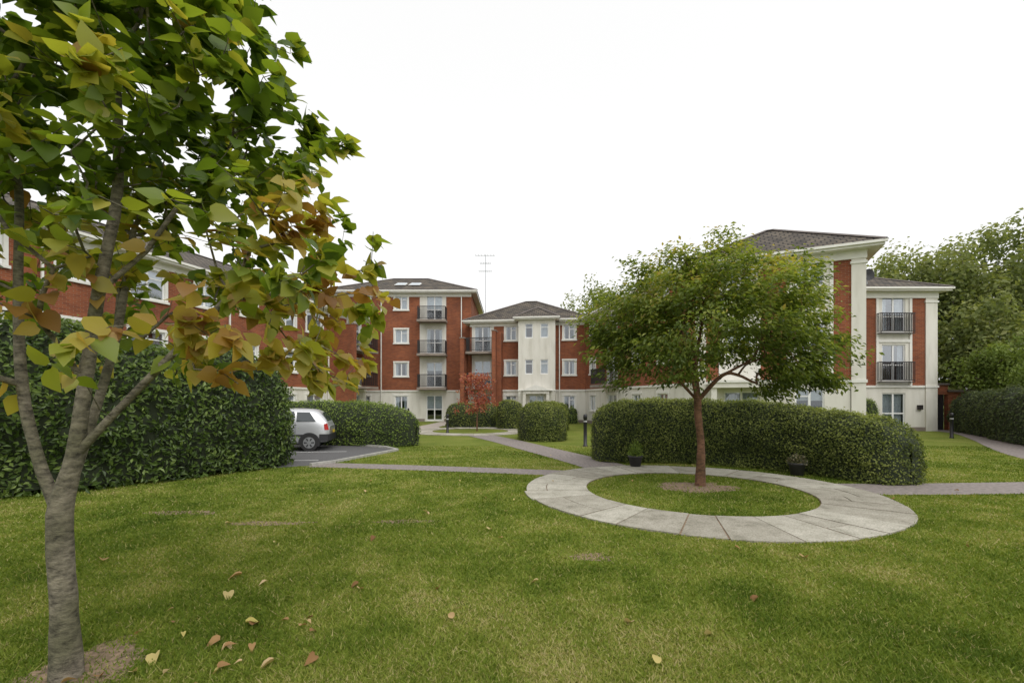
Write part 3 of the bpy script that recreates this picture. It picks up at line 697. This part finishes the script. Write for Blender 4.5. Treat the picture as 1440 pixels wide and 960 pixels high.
# --- distant trees
def masses(name,crowns,nl,size,mat):
    E=empty(name); LP=[];TI=[];LN=[]
    tot=sum(r*r for _,r,_ in crowns)
    for (c,r,hz) in crowns:
        c=np.array(c); k=int(nl*r*r/tot); nb=60
        bc=norm(rng.normal(0,1,(nb,3)))*rng.uniform(.15,.9,(nb,1)); br=rng.uniform(.2,.36,nb)
        bi=rng.integers(0,nb,k); v=norm(rng.normal(0,1,(k,3)))*rng.uniform(.4,1.1,(k,1))
        p=(bc[bi]+v*br[bi][:,None]); LP.append(c+p*[r,r,hz]); LN.append(v+rng.normal(0,.5,(k,3))+[0,0,.4])
        TI.append(.42+rng.normal(0,.14,k)+v[:,2]*.17+rng.normal(0,.08,nb)[bi])
    LP=np.vstack(LP);LN=np.vstack(LN);TI=np.clip(np.concatenate(TI),0,1)
    keep=LP[:,2]>.2; LP,LN,TI=LP[keep],LN[keep],TI[keep]; n=len(LP)
    LL=size*rng.uniform(.7,1.3,n); leaves('foliage',LP,LN,rng.normal(0,1,(n,3)),LL,LL*.65,TI,mat,parent=E)
    for (c,r,hz) in crowns:
        c=np.array(c); b=np.array([c[0],c[1],0.])
        ns=[b,b+[0,0,c[2]*.3],b+[0,0,c[2]*.6],b+[.2,0,c[2]*.9]]; at=[c+norm(rng.normal(0,1,3))*rng.uniform(.4,.8)*[r,r,hz] for _ in range(22)]
        P,p2,t=grow(ns,[-1,0,1,2],at,.3,r*.25,.12,.08); tubes('trunk',P,p2,.05*r,.03,bark_grey,E,1.2)
lm_far=leafmat('distant_leaves',[(0,(.09,.12,.042)),(.4,(.175,.21,.075)),(.75,(.28,.30,.125)),(1,(.36,.36,.18))],.4,.6,.2)
lm_far2=leafmat('bush_leaves',[(0,(.07,.11,.02)),(.5,(.15,.205,.045)),(1,(.28,.33,.10))],.3,.6,.2)
masses('distant_trees',[((41,42,10.5),6.2,7.0),((48,41,12),6.5,7.6),((33.5,44,9.6),5.0,6.2),((37.5,46,10),5.5,6.8),((54,40,9.5),6,7.5),((32.8,39,5),4.2,5.5),((38,37,5.2),4.6,5.4),((45,38,5.4),5.5,5.5)],95000,.38,lm_far)
masses('distant_trees',[((13.5,68,14),5,7),((21,70,14.5),5.5,8),((28,66,12),5,8),((9.5,72,12.5),3.5,6.0),((-42,40,7),5,6)],24000,.42,lm_far)
masses('garden_tree',[((25.6,24.0,3.2),1.7,1.8),((24.0,20.4,2.6),1.5,1.6),((27.5,24.5,3.2),1.8,2.2),((22.6,17.6,2.6),1.3,1.4)],24000,.15,lm_far2)

# ------------------------------------------------------------------ car
def car():
    E=empty('parked_car')
    paint=simple('silver_paint',(.60,.61,.63),.3,metal=.6); black=simple('black_plastic',(.025,.025,.027),.5)
    tyre=simple('tyre_rubber',(.02,.02,.02),.85); alloy=simple('wheel_trim',(.45,.46,.47),.35,metal=.7); red=simple('tail_light',(.45,.02,.015),.25)
    gl=simple('tinted_glass',(.03,.04,.045),.05,spec=.9); plate=simple('number_plate',(.7,.5,.05),.5)
    prof=[(0.0,.42,.80,.80,.66),(.06,.30,.92,.95,.74),(.16,.24,.95,1.12,.78),(.36,.22,.96,1.34,.80),(.6,.20,.96,1.40,.81),(1.2,.20,.95,1.42,.81),(1.9,.20,.94,1.41,.81),(2.25,.20,.93,1.30,.81),(2.75,.20,.92,.98,.80),(2.95,.20,.91,.93,.80),(3.4,.22,.84,.85,.77),(3.62,.26,.72,.73,.70),(3.70,.36,.60,.61,.60)]
    V=[];F=[]
    for x,zl,zb,zr,w in prof:
        ww=w*.80 if zr>zb+.1 else w*.9
        V+=[(x,-w*.9,zl),(x,-w*.985,zl+.12),(x,-w,(zl+zb)/2),(x,-w*.96,zb),(x,-ww,zb+(zr-zb)*.86),(x,-ww*.82,zr),(x,0,zr+.02),
            (x,ww*.82,zr),(x,ww,zb+(zr-zb)*.86),(x,w*.96,zb),(x,w,(zl+zb)/2),(x,w*.985,zl+.12),(x,w*.9,zl)]
    k=13
    for i in range(len(prof)-1):
        for j in range(k-1): F.append((i*k+j,i*k+j+1,(i+1)*k+j+1,(i+1)*k+j))
        F.append((i*k+k-1,i*k,(i+1)*k,(i+1)*k+k-1))
    me=bpy.data.meshes.new('body'); me.from_pydata(V,[],F+[tuple(range(k)),tuple((len(prof)-1)*k+j for j in range(k))]); me.materials.append(paint)
    for p in me.polygons: p.use_smooth=True
    o=link(bpy.data.objects.new('body',me),E)
    md=o.modifiers.new('b','SUBSURF'); md.levels=1; md.render_levels=2
    def poly(name,pts,mat):
        g=MB(); 
        for q in pts: g.face(q)
        g.make(name,mat,E)
    for s in(-1,1):
        def sp(x,z): 
            t=(z-.95)/.40; return (x,s*(.785-.125*t+.006),z)
        win=[[sp(.42,1.0),sp(1.02,1.0),sp(1.02,1.31),sp(.62,1.30)],[sp(1.10,1.0),sp(2.42,1.0),sp(2.12,1.26),sp(1.95,1.32),sp(1.10,1.33)]]
        poly('side_windows',[[(p[0],p[1]+s*.004,p[2]) for p in w] for w in win],gl)
        g=MB()
        for x0 in(1.05,2.3): 
            g.face([(x0,s*.822,.32),(x0+.012,s*.822,.32),(x0+.012,s*.80,.97),(x0,s*.80,.97)])
        g.face([(.45,s*.822,.50),(2.95,s*.822,.50),(2.95,s*.822,.56),(.45,s*.822,.56)])
        g.make('side_trim',black,E)
    poly('rear_window',[[(.075,-.50,1.0),(.075,.50,1.0),(.255,.44,1.29),(.255,-.44,1.29)]],gl)
    poly('windscreen',[[(2.74,-.60,.99),(2.74,.60,.99),(2.27,.54,1.30),(2.27,-.54,1.30)]],gl)
    g=MB()
    for s in(-1,1):
        g.face([(-.01,s*.48,.70),(.02,s*.70,.70),(.07,s*.72,.92),(.045,s*.50,.92)]); g.face([(.02,s*.70,.70),(.14,s*.785,.70),(.16,s*.775,.90),(.07,s*.72,.92)])
    g.make('tail_lights',red,E)
    g=MB()
    bx=[(-.05,-.66),(.02,-.80),(.3,-.825),(.3,.825),(.02,.80),(-.05,.66)]
    g.face([(x,y,.34) for x,y in bx]); g.face([(x,y,.56) for x,y in bx])
    for a,b in zip(bx,bx[1:]+bx[:1]): g.face([(a[0],a[1],.34),(b[0],b[1],.34),(b[0],b[1],.56),(a[0],a[1],.56)])
    bx=[(3.74,-.58),(3.66,-.74),(3.35,-.80),(3.35,.80),(3.66,.74),(3.74,.58)]
    g.face([(x,y,.52) for x,y in bx])
    for a,b in zip(bx,bx[1:]+bx[:1]): g.face([(a[0],a[1],.28),(b[0],b[1],.28),(b[0],b[1],.52),(a[0],a[1],.52)])
    g.make('bumpers',black,E)
    g=MB(); g.face([(-.055,-.26,.58),(-.055,.26,.58),(-.045,.26,.69),(-.045,-.26,.69)]); g.make('number_plate',plate,E)
    for wx in(.62,2.98):
        for s in(-1,1):
            for nm,r,y0,y1,mat in(('tyre',.285,.62,.825,tyre),('wheel_trim',.185,.70,.832,alloy),('wheel_arch',.335,.55,.817,black)):
                g=MB(); n=28
                for i in range(n):
                    a=2*math.pi*i/n;b=2*math.pi*(i+1)/n
                    A=(wx+r*math.cos(a),.285+r*math.sin(a)); Bp=(wx+r*math.cos(b),.285+r*math.sin(b))
                    if nm=='wheel_arch' and (A[1]<.2): continue
                    g.face([(A[0],s*y0,A[1]),(Bp[0],s*y0,Bp[1]),(Bp[0],s*y1,Bp[1]),(A[0],s*y1,A[1])])
                    g.face([(wx,s*(y1+(.01 if nm=='wheel_trim' else 0)),.285),(A[0],s*y1,A[1]),(Bp[0],s*y1,Bp[1])])
                g.make(nm,mat,E)
            g=MB()
            for i in range(6):
                a=i*math.pi/3; g.face([(wx+.07*math.cos(a-.25),s*.846,.285+.07*math.sin(a-.25)),(wx+.07*math.cos(a+.25),s*.846,.285+.07*math.sin(a+.25)),(wx+.16*math.cos(a+.16),s*.838,.285+.16*math.sin(a+.16)),(wx+.16*math.cos(a-.16),s*.838,.285+.16*math.sin(a-.16))])
            g.make('wheel_slots',black,E)
    E.location=(-6.4,16.2,.004); E.rotation_euler=(0,0,math.pi+math.radians(14))
car()
# ------------------------------------------------------------------ bollards, pots, leaves
def lathe(name,prof,mat,loc,parent,n=20):
    V=[];F=[]
    for r,z in prof:
        for i in range(n): a=2*math.pi*i/n; V.append((loc[0]+r*math.cos(a),loc[1]+r*math.sin(a),loc[2]+z))
    for k in range(len(prof)-1):
        for i in range(n): F.append((k*n+i,k*n+(i+1)%n,(k+1)*n+(i+1)%n,(k+1)*n+i))
    return tri_mesh(name,np.array(V),np.array(F),mat,smooth=True,parent=parent)
blk=simple('bollard_black',(.015,.015,.017),.4); band=simple('bollard_band',(.4,.4,.4),.4)
for x,y,h in((2.72,16.9,1.2),(19.9,20.6,1.15),(-8.2,36.0,1.1),(-3.4,24.0,1.0)):
    e=empty('bollard'); lathe('post',[(.09,0),(.09,.04),(.065,.06),(.065,h-.18),(.075,h-.17),(.075,h-.05),(.05,h-.01),(.0,h)],blk,(x,y,0),e)
    lathe('band',[(.067,h-.30),(.069,h-.27),(.067,h-.24)],band,(x,y,0),e)
potm=simple('pot_dark',(.035,.033,.035),.6,noise_scale=8,var=.3); dry=leafmat('dry_plant',[(0,(.10,.07,.05)),(.5,(.08,.10,.04)),(1,(.35,.30,.22))],.3)
for (x,y,hh,mt) in((3.15,11.62,.42,lm_yew),(6.45,10.3,.22,dry)):
    e=empty('potted_plant'); z0=0
    lathe('pot',[(0,.0),(.12,0),(.17,.26),(.19,.26),(.19,.30),(.16,.30),(.15,.27),(0,.27)],potm,(x,y,z0),e)
    n=420; v=norm(rng.normal(0,1,(n,3))); v[:,2]=abs(v[:,2]); Pn=np.array([x,y,.27])+v*rng.uniform(.2,1,(n,1))*[.2,.2,hh]
    leaves('plant',Pn,rng.normal(0,1,(n,3)),v+[0,0,.4],.06,.03,rng.random(n),mt,parent=e)
fl=[(-4.27,4.75),(-1.93,3.38),(-2.04,3.18),(-1.29,2.98),(-1.36,4.04),(-.65,4.07),(.24,4.22),(-.45,3.5),(.9,3.43),(.92,2.89),(-1.24,6.7),(3.11,4.86),(2.09,3.86),(-1.68,5.58),(-2.47,3.96),(-2.26,4.2),(1.43,3.26),(-2.6,4.37),(-1.53,2.92),(-2.0,3.42),(-1.4,4.15),(-3.9,6.2),(-.3,5.9),(-2.9,2.6),(-2.5,2.75),(-3.05,3.1),(-2.35,3.0)]
for _ in range(60): fl.append((rng.uniform(-5,9),rng.uniform(5.2,15)))
for _ in range(22): fl.append((rng.normal(-2.3,.6),rng.normal(3.1,.35)))
fl=np.array(fl); n=len(fl); LL=rng.uniform(.07,.12,n); LL[27:]*=.55
lm_fall=leafmat('fallen_leaf',[(0,(.18,.09,.035)),(.4,(.40,.25,.11)),(.8,(.54,.41,.23)),(1,(.44,.38,.11))],.15,.7,.2)
leaves('fallen_leaves',np.c_[fl,np.full(n,.035)],rng.normal(0,.3,(n,3))+[0,0,1],rng.normal(0,1,(n,3))*[1,1,.1],LL,LL*.75,rng.random(n),lm_fall,(HEART[0]*[1,1,2.4],HEART[1]),True)

# ------------------------------------------------------------------ grass blades
def dpoly(P,c):
    d=np.full(len(P),1e9)
    for a,b in zip(c[:-1],c[1:]):
        ab=b-a; t=np.clip(((P-a)@ab)/(ab@ab+1e-9),0,1); d=np.minimum(d,np.linalg.norm(P-(a+t[:,None]*ab),axis=1))
    return d
def inpoly(P,poly):
    r=np.zeros(len(P),bool); n=len(poly)
    for i in range(n):
        a,b=poly[i],poly[(i+1)%n]; c=((a[1]>P[:,1])!=(b[1]>P[:,1]))&(P[:,0]<(b[0]-a[0])*(P[:,1]-a[1])/(b[1]-a[1]+1e-12)+a[0]); r^=c
    return r
Ng=560000
Y=np.exp(rng.uniform(math.log(1.9),math.log(17),Ng)); X=rng.uniform(-1,1,Ng)*(Y*1.22+.6); G=np.c_[X,Y]
rd=np.linalg.norm(G-RC,axis=1); keep=~((rd>1.97)&(rd<3.15))
for c,w in STRIPS: keep&=dpoly(G,c)>w-.02
keep&=~inpoly(G,PK)
gx=np.linspace(-22,22,353); gy=np.linspace(1.5,17.5,129)
grid=np.array([[noise.noise(Vector((a*.45,b*.45,0)))+.75*noise.noise(Vector((a*1.7,b*1.7,4)))+.6*noise.noise(Vector((a*4.5,b*4.5,9))) for a in gx] for b in gy])
ix=np.clip((G[:,0]-gx[0])/(gx[1]-gx[0]),0,len(gx)-1.01); iy=np.clip((G[:,1]-gy[0])/(gy[1]-gy[0]),0,len(gy)-1.01); i0=ix.astype(int); j0=iy.astype(int); fx=ix-i0; fy=iy-j0
lf=grid[j0,i0]*(1-fx)*(1-fy)+grid[j0,i0+1]*fx*(1-fy)+grid[j0+1,i0]*(1-fx)*fy+grid[j0+1,i0+1]*fx*fy
for c,a,b,pq in PATCH:
    q=((G[:,0]-c[0])/a)**2+((G[:,1]-c[1])/b)**2; keep&=~((q<1.3)&(rng.random(Ng)<pq*np.clip(1.6-q,0,1)))
G=G[keep]; lf=lf[keep]; n=len(G); Yd=G[:,1]
h=rng.uniform(.014,.036,n)*(1-.25*lf); w=np.clip(.0020+.0011*Yd,.003,.014)
ang=rng.uniform(0,2*math.pi,n); lean=rng.normal(0,.75,(n,2))*h[:,None]
dx=np.cos(ang)*w;dy=np.sin(ang)*w
V=np.zeros((n,3,3)); V[:,0]=np.c_[G[:,0]-dx,G[:,1]-dy,np.zeros(n)]; V[:,1]=np.c_[G[:,0]+dx,G[:,1]+dy,np.zeros(n)]; V[:,2]=np.c_[G[:,0]+lean[:,0],G[:,1]+lean[:,1],h]
tint=np.clip(.47+.48*lf+rng.normal(0,.17,n),0,1); st=rng.random(n)<(.06+.26*np.clip(lf,0,1)); tint[st]=rng.uniform(.86,1,st.sum())
lm_grass=leafmat('grass_blades',[(0,(.07,.115,.014)),(.35,(.13,.185,.024)),(.62,(.20,.25,.04)),(.85,(.29,.30,.075)),(1,(.42,.36,.18))],.28,.65,.1)
tri_mesh('lawn_grass',V.reshape(-1,3),np.arange(3*n).reshape(-1,3),lm_grass,tint)

# ------------------------------------------------------------------ light
w=bpy.data.worlds.new('World'); scene.world=w; w.use_nodes=True; nt=w.node_tree; nt.nodes.clear()
sky=N(nt,'ShaderNodeTexSky',sky_type='NISHITA'); sky.sun_disc=False; sky.sun_elevation=math.radians(52); sky.sun_rotation=math.radians(150); sky.dust_density=4
hs=N(nt,'ShaderNodeHueSaturation'); hs.inputs['Saturation'].default_value=.12
b1=N(nt,'ShaderNodeBackground'); b1.inputs[1].default_value=.05; b2=N(nt,'ShaderNodeBackground'); b2.inputs[0].default_value=(1,.998,.99,1); b2.inputs[1].default_value=.88
ad=N(nt,'ShaderNodeAddShader'); ow=N(nt,'ShaderNodeOutputWorld')
nt.links.new(sky.outputs[0],hs.inputs['Color']); nt.links.new(hs.outputs[0],b1.inputs[0]); nt.links.new(b1.outputs[0],ad.inputs[0]); nt.links.new(b2.outputs[0],ad.inputs[1]); nt.links.new(ad.outputs[0],ow.inputs[0])
sl=bpy.data.lights.new('sun','SUN'); sl.energy=1.3; sl.angle=math.radians(50); sl.color=(1,.97,.92)
so=link(bpy.data.objects.new('sun',sl)); 
az=math.radians(150); el=math.radians(52); dv=Vector((math.sin(az)*math.cos(el),math.cos(az)*math.cos(el),math.sin(el)))
so.rotation_euler=dv.to_track_quat('Z','Y').to_euler()
# ------------------------------------------------------------------ camera
cd=bpy.data.cameras.new('camera'); cd.lens=16; cd.sensor_width=36; cd.shift_y=83/1440; cd.clip_end=2000; cd.clip_start=.05
co=link(bpy.data.objects.new('camera',cd)); co.location=(0,0,1.7); co.rotation_euler=(math.pi/2,0,0); scene.camera=co
scene.view_settings.view_transform='Standard'; scene.view_settings.look='None'; scene.view_settings.exposure=0
